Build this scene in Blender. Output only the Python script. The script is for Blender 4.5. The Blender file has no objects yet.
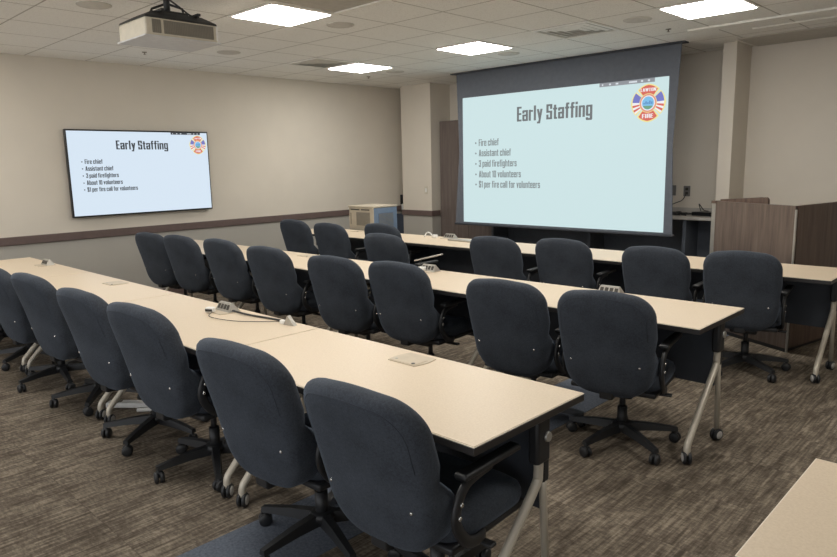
import bpy, bmesh, math, random
from mathutils import Vector, Matrix, Euler
random.seed(7)
PI = math.pi
S = bpy.context.scene
COL = S.collection
R = math.radians

# ------------------------------------------------------------------ helpers
def lin(r, g, b):
    def f(c):
        c /= 255.0
        return c / 12.92 if c <= 0.04045 else ((c + 0.055) / 1.055) ** 2.4
    return (f(r), f(g), f(b), 1.0)

class MB:
    """collects geometry in one bmesh, built as ONE object"""
    def __init__(self):
        self.bm = bmesh.new()
        self.mi = 0
    def _newfaces(self, fs, smooth):
        for f in fs:
            f.material_index = self.mi
            f.smooth = smooth
    def box(self, x0, x1, y0, y1, z0, z1, bev=0.0, seg=2, M=None):
        bm = self.bm
        c = [Vector((x, y, z)) for x in (x0, x1) for y in (y0, y1) for z in (z0, z1)]
        v = [bm.verts.new(p) for p in c]
        q = [(0,1,3,2),(4,6,7,5),(0,4,5,1),(2,3,7,6),(0,2,6,4),(1,5,7,3)]
        fs = [bm.faces.new([v[i] for i in k]) for k in q]
        self._newfaces(fs, False)
        if bev > 0:
            es = list({e for f in fs for e in f.edges})
            r = bmesh.ops.bevel(bm, geom=es, offset=bev, segments=seg, profile=0.5, affect='EDGES', clamp_overlap=True)
            for f in r['faces']:
                f.material_index = self.mi; f.smooth = True
            v = list({w for f in r['faces'] for w in f.verts} | {w for w in v if w.is_valid})
        if M is not None:
            bmesh.ops.transform(bm, matrix=M, verts=[w for w in v if w.is_valid])
        return self
    def quad(self, pts, smooth=False):
        f = self.bm.faces.new([self.bm.verts.new(p) for p in pts])
        self._newfaces([f], smooth); return self
    def rings(self, rings, cap0=True, cap1=True, smooth=True):
        bm = self.bm
        vs = [[bm.verts.new(p) for p in r] for r in rings]
        fs = []
        n = len(vs[0])
        for a, b in zip(vs, vs[1:]):
            for i in range(n):
                j = (i + 1) % n
                fs.append(bm.faces.new((a[i], a[j], b[j], b[i])))
        self._newfaces(fs, smooth)
        if cap0: self._newfaces([bm.faces.new(list(reversed(vs[0])))], False)
        if cap1: self._newfaces([bm.faces.new(vs[-1])], False)
        return self
    def fan(self, ring, centre, smooth=True):
        bm = self.bm
        vs = [bm.verts.new(p) for p in ring]; c = bm.verts.new(centre)
        self._newfaces([bm.faces.new((vs[i], vs[(i+1) % len(vs)], c)) for i in range(len(vs))], smooth)
        return self
    def cyl(self, a, b, r0, r1=None, n=20, smooth=True):
        a = Vector(a); b = Vector(b); r1 = r0 if r1 is None else r1
        d = (b - a).normalized()
        u = d.orthogonal().normalized(); w = d.cross(u)
        rg = []
        for p, r in ((a, r0), (b, r1)):
            rg.append([p + r * (math.cos(2*PI*k/n) * u + math.sin(2*PI*k/n) * w) for k in range(n)])
        return self.rings(rg, smooth=smooth)
    def lathe(self, prof, axis_o=(0,0,0), ax=(0,0,1), n=24):
        o = Vector(axis_o); d = Vector(ax).normalized(); u = d.orthogonal().normalized(); w = d.cross(u)
        rg = [[o + d * h + r * (math.cos(2*PI*k/n) * u + math.sin(2*PI*k/n) * w) for k in range(n)] for r, h in prof]
        return self.rings(rg)
    def tube(self, pts, r, n=10, flat=1.0, up=None, rad=None):
        P = [Vector(p) for p in pts]
        rg = []; prev = None
        for i, p in enumerate(P):
            t = (P[min(i+1, len(P)-1)] - P[max(i-1, 0)]).normalized()
            if up is not None:
                u = Vector(up); u = (u - u.dot(t) * t).normalized()
            elif prev is None: u = t.orthogonal().normalized()
            else: u = (prev - prev.dot(t) * t).normalized()
            prev = u; w = t.cross(u)
            q = r if rad is None else rad[i]
            rg.append([p + q * (math.cos(2*PI*k/n) * u * flat + math.sin(2*PI*k/n) * w) for k in range(n)])
        return self.rings(rg)
    def prism(self, poly, fn, d0, d1):
        """poly of 2d points, fn(a,b,d)->world"""
        return self.rings([[Vector(fn(a, b, d0)) for a, b in poly], [Vector(fn(a, b, d1)) for a, b in poly]], smooth=False)
    def build(self, name, mats, parent=None, loc=None):
        bmesh.ops.recalc_face_normals(self.bm, faces=self.bm.faces)
        me = bpy.data.meshes.new(name); self.bm.to_mesh(me); self.bm.free()
        for m in (mats if isinstance(mats, (list, tuple)) else [mats]): me.materials.append(m)
        o = bpy.data.objects.new(name, me); COL.objects.link(o)
        if parent is not None: o.parent = parent
        if loc is not None: o.location = loc
        return o

def smooth_path(pts, per=5):
    P = [Vector(p) for p in pts]; out = []
    for i in range(len(P) - 1):
        p0 = P[max(i-1, 0)]; p1 = P[i]; p2 = P[i+1]; p3 = P[min(i+2, len(P)-1)]
        for k in range(per):
            t = k / per
            out.append(0.5*((2*p1) + (p2-p0)*t + (2*p0-5*p1+4*p2-p3)*t*t + (3*p1-p0-3*p2+p3)*t**3))
    out.append(P[-1]); return out

def tag(o, label=None, cat=None, group=None, kind=None):
    if label: o['label'] = label
    if cat: o['category'] = cat
    if group: o['group'] = group
    if kind: o['kind'] = kind
    return o
def empty(name, loc=(0,0,0), rz=0.0):
    o = bpy.data.objects.new(name, None); COL.objects.link(o)
    o.empty_display_size = 0.1; o.location = loc; o.rotation_euler = (0, 0, rz); return o
def copy_tree(o, parent=None):
    c = o.copy(); COL.objects.link(c)
    if parent is not None: c.parent = parent
    for ch in [q for q in bpy.data.objects if q.parent == o and q != c]:
        copy_tree(ch, c)
    return c
def struct(o): o['kind'] = 'structure'; return o

# ------------------------------------------------------------------ materials
class NT:
    def __init__(self, name):
        self.m = bpy.data.materials.new(name); self.m.use_nodes = True
        self.t = self.m.node_tree; self.b = self.t.nodes['Principled BSDF']
    def n(self, typ, **kw):
        x = self.t.nodes.new(typ)
        for k, v in kw.items():
            if k in x.inputs.keys(): x.inputs[k].default_value = v
            else: setattr(x, k, v)
        return x
    def l(self, a, b): self.t.links.new(a, b)
    def coord(self, scale=(1,1,1), rot=(0,0,0)):
        c = self.n('ShaderNodeTexCoord'); mp = self.n('ShaderNodeMapping')
        mp.inputs['Scale'].default_value = scale; mp.inputs['Rotation'].default_value = rot
        self.l(c.outputs['Object'], mp.inputs['Vector']); return mp.outputs['Vector']
    def noise(self, vec, scale, detail=3, rough=0.55):
        x = self.n('ShaderNodeTexNoise'); x.inputs['Scale'].default_value = scale
        x.inputs['Detail'].default_value = detail; x.inputs['Roughness'].default_value = rough
        self.l(vec, x.inputs['Vector']); return x.outputs['Fac']
    def ramp(self, fac, stops):
        r = self.n('ShaderNodeValToRGB'); e = r.color_ramp.elements
        while len(e) < len(stops): e.new(0.5)
        for k, (p, c) in enumerate(stops): e[k].position = p; e[k].color = c
        self.l(fac, r.inputs['Fac']); return r.outputs['Color']
    def mix(self, fac, a, b, mode='MIX'):
        x = self.n('ShaderNodeMix'); x.data_type = 'RGBA'; x.blend_type = mode
        for s, v in ((0, fac), (6, a), (7, b)):
            if hasattr(v, 'is_linked') or isinstance(v, bpy.types.NodeSocket): self.l(v, x.inputs[s])
            else: x.inputs[s].default_value = v
        return x.outputs[2]
    def math(self, op, a, b=0.0):
        x = self.n('ShaderNodeMath'); x.operation = op
        for s, v in ((0, a), (1, b)):
            if isinstance(v, bpy.types.NodeSocket): self.l(v, x.inputs[s])
            else: x.inputs[s].default_value = v
        return x.outputs[0]
    def bump(self, h, strength, dist=0.01):
        x = self.n('ShaderNodeBump'); x.inputs['Strength'].default_value = strength; x.inputs['Distance'].default_value = dist
        self.l(h, x.inputs['Height']); self.l(x.outputs['Normal'], self.b.inputs['Normal'])
    def col(self, c):
        if isinstance(c, bpy.types.NodeSocket): self.l(c, self.b.inputs['Base Color'])
        else: self.b.inputs['Base Color'].default_value = c
    def set(self, rough=0.5, metal=0.0, spec=0.5):
        self.b.inputs['Roughness'].default_value = rough; self.b.inputs['Metallic'].default_value = metal
        self.b.inputs['Specular IOR Level'].default_value = spec

def simple(name, c, rough=0.5, metal=0.0, spec=0.5, var=0.06, scale=18.0):
    t = NT(name); v = t.coord()
    f = t.noise(v, scale, 2)
    a = tuple(x * (1 - var) for x in c[:3]) + (1,); b = tuple(min(1, x * (1 + var)) for x in c[:3]) + (1,)
    t.col(t.ramp(f, [(0.3, a), (0.7, b)])); t.set(rough, metal, spec); return t.m
def emit(name, c, k=1.0, base=(0.02, 0.02, 0.02, 1)):
    t = NT(name); t.col(base); t.set(0.6, 0, 0.2)
    t.b.inputs['Emission Color'].default_value = c; t.b.inputs['Emission Strength'].default_value = k; return t.m
def paint(name, c):
    t = NT(name); v = t.coord(); f = t.noise(v, 3.0, 3)
    a = tuple(x * 0.97 for x in c[:3]) + (1,)
    t.col(t.ramp(f, [(0.35, a), (0.65, c)])); t.set(0.75, 0, 0.25)
    t.bump(t.noise(v, 260, 2), 0.08, 0.002); return t.m
def fabric(name, c0, c1):
    t = NT(name); v = t.coord()
    fine = t.noise(v, 420, 2, 0.7); mid = t.noise(v, 130, 2, 0.6); big = t.noise(v, 7, 3)
    s = t.math('ADD', t.math('ADD', t.math('MULTIPLY', fine, 0.4), t.math('MULTIPLY', mid, 0.3)), t.math('MULTIPLY', big, 0.3))
    t.col(t.ramp(s, [(0.36, c0), (0.64, c1)])); t.set(0.92, 0, 0.15)
    t.b.inputs['Sheen Weight'].default_value = 0.3; t.b.inputs['Sheen Roughness'].default_value = 0.4
    t.b.inputs['Sheen Tint'].default_value = lin(150, 165, 185)
    t.bump(fine, 0.3, 0.002); return t.m
def wood(name, c0, c1, c2):
    t = NT(name); v = t.coord((9, 9, 0.7)); f = t.noise(v, 2.6, 6, 0.6)
    v2 = t.coord((60, 60, 2.0)); g = t.noise(v2, 3.0, 2)
    s = t.math('ADD', t.math('MULTIPLY', f, 0.8), t.math('MULTIPLY', g, 0.2))
    t.col(t.ramp(s, [(0.33, c0), (0.5, c1), (0.68, c2)])); t.set(0.42, 0, 0.4); return t.m
def carpet_mat():
    t = NT('brown_carpet')
    c = t.n('ShaderNodeTexCoord'); sp = t.n('ShaderNodeSeparateXYZ'); t.l(c.outputs['Object'], sp.inputs[0])
    # carpet tiles 0.5 m: each has its own run of streaks
    def cell(sock): return t.math('FLOOR', t.math('MULTIPLY', sock, 2.0))
    cb = t.n('ShaderNodeCombineXYZ'); t.l(cell(sp.outputs['X']), cb.inputs['X']); t.l(cell(sp.outputs['Y']), cb.inputs['Y'])
    wn = t.n('ShaderNodeTexWhiteNoise'); t.l(cb.outputs[0], wn.inputs['Vector'])
    off = t.n('ShaderNodeVectorMath'); off.operation = 'SCALE'; off.inputs['Scale'].default_value = 9.0; t.l(wn.outputs['Color'], off.inputs[0])
    ad = t.n('ShaderNodeVectorMath'); ad.operation = 'ADD'; t.l(c.outputs['Object'], ad.inputs[0]); t.l(off.outputs[0], ad.inputs[1])
    def mp(sc):
        m = t.n('ShaderNodeMapping'); m.inputs['Scale'].default_value = sc; t.l(ad.outputs[0], m.inputs['Vector']); return m.outputs[0]
    streak = t.noise(mp((62, 4.2, 1)), 1.0, 4, 0.65)
    patch = t.noise(mp((13, 5.5, 1)), 1.0, 3, 0.6)
    rib = t.noise(mp((30, 75, 1)), 1.0, 2, 0.6)
    fine = t.noise(mp((320, 320, 1)), 1.0, 2, 0.7)
    s = t.math('ADD', t.math('ADD', t.math('MULTIPLY', streak, 0.46), t.math('MULTIPLY', patch, 0.24)), t.math('ADD', t.math('MULTIPLY', rib, 0.22), t.math('MULTIPLY', fine, 0.12)))
    col = t.ramp(s, [(0.43, CARP[0]), (0.53, CARP[1]), (0.62, CARP[2])])
    # tile joints
    fx = t.math('ABSOLUTE', t.math('SUBTRACT', t.math('FRACT', t.math('MULTIPLY', sp.outputs['X'], 2.0)), 0.5))
    fy = t.math('ABSOLUTE', t.math('SUBTRACT', t.math('FRACT', t.math('MULTIPLY', sp.outputs['Y'], 2.0)), 0.5))
    jn = t.math('GREATER_THAN', t.math('MAXIMUM', fx, fy), 0.4955)
    col = t.mix(t.math('MULTIPLY', jn, 0.25), col, (0.03, 0.025, 0.02, 1))
    t.col(col); t.set(0.95, 0, 0.1); t.bump(s, 0.5, 0.006); return t.m
def ceiling_mat(gx, gy, T):
    t = NT('ceiling_tile')
    c = t.n('ShaderNodeTexCoord'); sp = t.n('ShaderNodeSeparateXYZ'); t.l(c.outputs['Object'], sp.inputs[0])
    def fr(s, g): return t.math('ABSOLUTE', t.math('SUBTRACT', t.math('FRACT', t.math('ADD', t.math('DIVIDE', t.math('SUBTRACT', s, g), T), 0.5)), 0.5))
    m = t.math('MINIMUM', fr(sp.outputs['X'], gx), fr(sp.outputs['Y'], gy))
    bar = t.math('LESS_THAN', m, 0.011)
    groove = t.math('LESS_THAN', m, 0.021)
    pits = t.noise(c.outputs['Object'], 95, 3, 0.7)
    base = t.ramp(pits, [(0.33, lin(228, 226, 221)), (0.5, lin(246, 245, 241))])
    base = t.mix(t.math('MULTIPLY', bar, 0.8), base, lin(168, 164, 156))
    t.col(base); t.set(0.9, 0, 0.15); t.bump(pits, 0.25, 0.003); return t.m

CARP = [lin(80, 72, 63), lin(112, 102, 90), lin(150, 139, 123)]
M = {}
M['wall'] = paint('warm_wall_paint', lin(221, 213, 200))
M['wall_low'] = paint('grey_wainscot_paint', lin(180, 176, 168))
M['rail'] = simple('rail_wood', lin(104, 88, 84), 0.5)
M['ceil'] = ceiling_mat(-3.7681, 4.2452, 0.6096)
M['carpet'] = carpet_mat()
t = NT('blue_carpet'); v = t.coord(); f = t.noise(v, 90, 3, 0.7)
t.col(t.ramp(f, [(0.3, lin(86, 92, 102)), (0.7, lin(114, 121, 133))])); t.set(0.95, 0, 0.1); t.bump(f, 0.4, 0.004); M['blue'] = t.m
M['fabric'] = fabric('chair_fabric', lin(50, 54, 60), lin(75, 80, 88))
M['stitch'] = simple('chair_stitching', lin(48, 53, 62), 0.9)
M['plastic'] = simple('black_plastic', lin(36, 37, 39), 0.45)
M['screw'] = simple('bright_screw', lin(215, 215, 212), 0.25, 0.9)
t = NT('beige_laminate'); v = t.coord(); f = t.noise(v, 140, 3, 0.7); g = t.noise(v, 2, 2)
t.col(t.ramp(f, [(0.3, lin(213, 195, 170)), (0.7, lin(225, 208, 184))])); t.set(0.38, 0, 0.45); M['laminate'] = t.m
M['edge'] = simple('dark_edge_band', lin(44, 42, 42), 0.4)
M['edge_highlight'] = simple('edge_highlight_lip', lin(236, 226, 206), 0.35)  # pale lip paints in the bright highlight line along table edges
M['silver'] = simple('silver_tube', lin(202, 194, 178), 0.35, 0.25, var=0.02)
M['hub'] = simple('caster_hub_grey', lin(196, 194, 190), 0.4, 0.2)
M['modesty'] = simple('charcoal_panel', lin(58, 62, 69), 0.6)
M['module'] = simple('module_beige', lin(196, 182, 160), 0.4)
M['module_grey'] = simple('module_grey_metal', lin(178, 174, 166), 0.35, 0.4)
M['socket'] = simple('socket_dark', lin(60, 56, 50), 0.5)
M['white'] = simple('white_plastic', lin(236, 235, 231), 0.4)
M['frame'] = simple('white_metal_frame', lin(240, 238, 232), 0.5)
M['cream'] = simple('cream_plastic', lin(206, 198, 180), 0.45)
M['grille'] = simple('grey_grille', lin(128, 122, 112), 0.5)
M['dark'] = simple('dark_metal', lin(58, 58, 58), 0.5, 0.3)
M['lightbottom'] = simple('projector_underside', lin(206, 206, 206), 0.5)
M['troffer'] = emit('troffer_lens', (1.0, 0.965, 0.905, 1), 25.0)
M['dropfab'] = simple('black_screen_fabric', lin(98, 103, 112), 0.8)  # black fabric, with grey-blue haze put into its base colour
M['housing'] = simple('screen_black', lin(64, 68, 76), 0.6)
M['bezel'] = simple('black_bezel', lin(26, 27, 30), 0.3)
M['wood'] = wood('lectern_veneer', lin(88, 76, 69), lin(106, 93, 85), lin(122, 108, 99))
M['wood2'] = wood('cabinet_veneer', lin(96, 86, 82), lin(110, 99, 94), lin(122, 111, 105))
M['wood_dark'] = wood('dark_veneer', lin(82, 66, 58), lin(100, 82, 72), lin(116, 98, 86))
M['metal'] = simple('satin_aluminium', lin(176, 174, 168), 0.35, 0.6)
M['counter'] = simple('grey_counter_laminate', lin(178, 174, 168), 0.4)
M['slate'] = simple('slate_panel', lin(84, 91, 101), 0.6)
M['rack'] = simple('rack_beige', lin(184, 174, 156), 0.5)
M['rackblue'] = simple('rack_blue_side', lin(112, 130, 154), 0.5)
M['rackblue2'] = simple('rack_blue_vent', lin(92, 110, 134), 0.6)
M['rack_vent'] = simple('rack_vent_grey', lin(138, 132, 120), 0.6)
M['speaker'] = simple('speaker_grille', lin(206, 202, 194), 0.7)
M['plate'] = simple('outlet_grey', lin(120, 118, 116), 0.5)
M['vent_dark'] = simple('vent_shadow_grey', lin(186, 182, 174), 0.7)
M['return'] = simple('return_grille_grey', lin(188, 183, 174), 0.7)
M['bin'] = simple('navy_plastic', lin(58, 66, 80), 0.5)
# screens
M['scr'] = emit('projected_white', lin(203, 226, 228), 1.0)
M['scr_title'] = emit('projected_title', lin(112, 116, 118), 1.0)
M['scr_text'] = emit('projected_text', lin(132, 140, 142), 1.0)
M['tv'] = emit('tv_white', lin(214, 229, 243), 1.0)
M['tv_text'] = emit('tv_black_text', lin(58, 62, 68), 1.0)
EMB = {}
for k, c in dict(red=(214, 104, 92), yellow=(240, 226, 150), blue=(118, 122, 196), white=(240, 238, 240), sky=(126, 190, 232), green=(110, 160, 130), ring=(226, 150, 130), bar=(142, 146, 152), bar_icon=(214, 220, 226), sea=(84, 132, 190)).items():
    EMB[k] = emit('slide_' + k, lin(*c), 1.0)

# ------------------------------------------------------------------ room shell
H = 2.7526; GX, GY, T = -3.7681, 4.2452, 0.6096
XL, XR, YB, YF = -7.96, 4.2, -3.2, 8.10
mb = MB(); mb.quad([(XL, YB, 0), (XR, YB, 0), (XR, YF, 0), (XL, YF, 0)]); struct(mb.build('floor', M['carpet']))
mb = MB(); mb.box(-2.455, -2.03, YB, YF, -0.01, 0.003); struct(mb.build('trim_1', M['blue']))
mb = MB(); mb.box(XL, XR, YB, YF, H, H + 0.08); struct(mb.build('ceiling', M['ceil']))
def wall(name, x0, x1, y0, y1, split=0.82):
    mb = MB(); mb.mi = 0; mb.box(x0, x1, y0, y1, split, H); mb.mi = 1; mb.box(x0, x1, y0, y1, 0, split)
    return struct(mb.build(name, [M['wall'], M['wall_low']]))
wall('wall_left', XL - 0.1, XL, YB, YF)
mb = MB(); mb.box(XL, XR, YF, YF + 0.1, 0, H); struct(mb.build('wall_front', M['wall']))
wall('wall_right_unseen', XR, XR + 0.1, YB, YF)  # out of view, added to block background light from the right
# chair rail, base
mb = MB(); mb.box(XL, XL + 0.022, YB, YF, 0.797, 0.885, 0.006); struct(mb.build('trim_2', M['rail']))
mb = MB(); mb.box(XL, XL + 0.012, YB, YF, 0.0, 0.10, 0.004); struct(mb.build('baseboard_left', M['rail']))
# pillar left of the screen
mb = MB(); mb.mi = 0; mb.box(-7.70, -7.07, 7.65, YF, 0.79, H); mb.mi = 1; mb.box(-7.70, -7.07, 7.65, YF, 0, 0.79)
struct(mb.build('wall_pillar', [M['wall'], M['wall_low']]))
mb = MB(); mb.box(-7.715, -7.055, 7.63, YF - 0.27, 0.752, 0.835, 0.005); struct(mb.build('trim_3', M['rail']))
# wing wall right of the screen
mb = MB(); mb.box(-2.80, -2.66, 7.65, YF, 0, H); struct(mb.build('wall_wing', M['wall']))
# ceiling trims at the right: two long raised strips and a grey band painting in the shade along the wall
mb = MB(); mb.box(-2.75, XR, 6.57, 6.72, H - 0.02, H, 0.006); struct(mb.build('trim_4', M['frame']))
mb = MB(); mb.box(-2.30, XR, 6.98, 7.03, H - 0.016, H, 0.005); struct(mb.build('trim_5', M['frame']))
mb = MB(); mb.box(-2.60, XR, 7.46, YF, H - 0.012, H); struct(mb.build('trim_shade_band', M['vent_dark']))

# ------------------------------------------------------------------ ceiling fixtures
def cell(i, j): return GX + (i + 0.5) * T, GY + (j + 0.5) * T
def make_troffer():
    r = empty('ceiling_light')
    a = T / 2 - 0.003; b = a - 0.022
    mb = MB()
    mb.box(-a, a, -a, -b, -0.010, 0); mb.box(-a, a, b, a, -0.010, 0); mb.box(-a, -b, -b, b, -0.010, 0); mb.box(b, a, -b, b, -0.010, 0)
    mb.build('light_frame', M['frame'], r)
    mb = MB(); b -= 0.001
    rg = []
    for s, z in ((1.0, -0.002), (0.985, -0.014), (0.9, -0.02), (0.0001, -0.022)):
        rg.append([Vector((x * b * s, y * b * s, z)) for x, y in ((-1,-1),(1,-1),(1,1),(-1,1))])
    mb.rings(rg, cap0=True, cap1=False, smooth=False)
    mb.build('light_diffuser', M['troffer'], r)
    return r
tr = make_troffer()
LIGHTS = [(-2, -2, 'bright square ceiling light beside the projector'),
          (-5, 2, 'bright square ceiling light next to the slotted vent near the left wall'),
          (-2, 2, 'bright square ceiling light in front of the projection screen'),
          (2, 2, 'bright square ceiling light nearest the lectern and the wing wall'),
          (2, -2, 'unseen added square ceiling light above the aisle beside the nearest tables'),  # this and the lights below are added out of view for brightness
          (-2, -6, 'unseen added square ceiling light behind the nearest row, towards its middle'),
          (-6, -6, 'unseen added square ceiling light behind the nearest row, by the left wall'),
          (2, -6, 'unseen added square ceiling light furthest back, right of the aisle'),
          (6, -2, 'unseen added square ceiling light over the table across the aisle')]  # added to brighten the table across the aisle
for k, (i, j, lab) in enumerate(LIGHTS):
    o = tr if k == 0 else copy_tree(tr)
    x, y = cell(i, j); o.location = (x, y, H)
    tag(o, lab, 'ceiling light', 'ceiling lights')

def make_diffuser(dark):
    r = empty('air_vent'); a = T / 2 - 0.006
    fr = M['frame']
    mb = MB(); b = a - 0.03
    mb.box(-a, a, -a, -b, -0.010, 0); mb.box(-a, a, b, a, -0.010, 0); mb.box(-a, -b, -b, b, -0.010, 0); mb.box(b, a, -b, b, -0.010, 0)
    mb.build('vent_frame', fr, r)
    mb = MB(); mb.box(-b, b, -b, b, -0.003, -0.001); mb.build('vent_backing', M['vent_dark'], r)
    s = b - 0.035
    while s > 0.05:
        mb = MB(); q = s - 0.034
        # sloping square ring blade
        o_ = [Vector((x * s, y * s, -0.004)) for x, y in ((-1,-1),(1,-1),(1,1),(-1,1))]
        i_ = [Vector((x * q, y * q, -0.012)) for x, y in ((-1,-1),(1,-1),(1,1),(-1,1))]
        i2 = [Vector((x * q, y * q, -0.009)) for x, y in ((-1,-1),(1,-1),(1,1),(-1,1))]
        o2 = [Vector((x * s, y * s, -0.0035)) for x, y in ((-1,-1),(1,-1),(1,1),(-1,1))]
        mb.rings([o_, i_, i2, o2], cap0=False, cap1=False, smooth=False)
        mb.build('vent_blade', fr if not dark else M['speaker'], r)
        s -= 0.066
    return r
d = make_diffuser(False); x, y = cell(0, 2); d.location = (x, y, H)
tag(d, 'white louvred square air vent in the ceiling before the projection screen', 'air vent', 'ceiling air vents')
d = make_diffuser(True); x, y = cell(-5, 1); d.location = (x, y, H)
tag(d, 'grey louvred air vent in the ceiling near the left wall', 'air vent', 'ceiling air vents')
# large return panel at top edge
r = empty('return_air_panel'); x0 = GX - T; x1 = GX + T; y1 = GY - T; y0 = GY - 3 * T
r.location = ((x0 + x1) / 2, (y0 + y1) / 2, H); hx = (x1 - x0) / 2 - 0.005; hy = (y1 - y0) / 2 - 0.005
mb = MB(); w = 0.045
mb.box(-hx, hx, -hy, -hy + w, -0.016, 0, 0.004); mb.box(-hx, hx, hy - w, hy, -0.016, 0, 0.004); mb.box(-hx, -hx + w, -hy + w, hy - w, -0.016, 0, 0.004); mb.box(hx - w, hx, -hy + w, hy - w, -0.016, 0, 0.004)
mb.build('panel_frame', M['frame'], r)
mb = MB(); mb.box(-hx + w, hx - w, -hy + w, hy - w, -0.004, -0.001); mb.build('panel_grille', M['return'], r)
tag(r, 'large darker framed panel in the ceiling beside the nearest ceiling light', 'ceiling panel')
# ceiling speakers
def make_speaker():
    r = empty('ceiling_speaker')
    mb = MB(); mb.lathe([(0.122, 0), (0.122, -0.004), (0.112, -0.008), (0.108, -0.004)], n=32); mb.build('speaker_ring', M['speaker'], r)
    mb = MB(); mb.lathe([(0.107, -0.002), (0.105, -0.0055), (0.05, -0.007)], n=32); mb.build('speaker_grille', M['speaker'], r)
    return r
sp = make_speaker()
for k, (i, j, lab) in enumerate([(-2, -1, 'round ceiling speaker beside the nearest bright ceiling light'), (-5, -1, 'round ceiling speaker to the right of the projector, towards the left wall'),
                            (-2, 3, 'round ceiling speaker between the middle ceiling light and the screen'), (-5, 3, 'round ceiling speaker beyond the ceiling light nearest the pillar'),
                            (1, 2, 'round ceiling speaker between the white vent and the right ceiling light'), (-3, -4, 'round ceiling speaker left of the projector at the top edge')]):
    o = sp if k == 0 else copy_tree(sp); x, y = cell(i, j); o.location = (x, y, H)
    tag(o, lab, 'ceiling speaker', 'ceiling speakers')
def make_sprinkler():
    mb = MB(); mb.lathe([(0.026, 0), (0.024, -0.005), (0.007, -0.008), (0.006, -0.022), (0.014, -0.024), (0.014, -0.026)], n=16)
    return mb.build('fire_sprinkler', M['grille'])
s0 = make_sprinkler()
for k, (x, y, lab) in enumerate([(-7.03, 3.27, 'small fire sprinkler in the ceiling under the projector, near the left wall'), (-2.86, 6.41, 'small fire sprinkler in the ceiling at the right end of the screen'),
                            (-7.10, 6.44, 'small fire sprinkler in the ceiling in front of the pillar')]):
    o = s0 if k == 0 else s0.copy()
    if k: COL.objects.link(o)
    o.location = (x, y, H); tag(o, lab, 'sprinkler', 'fire sprinklers')

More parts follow.
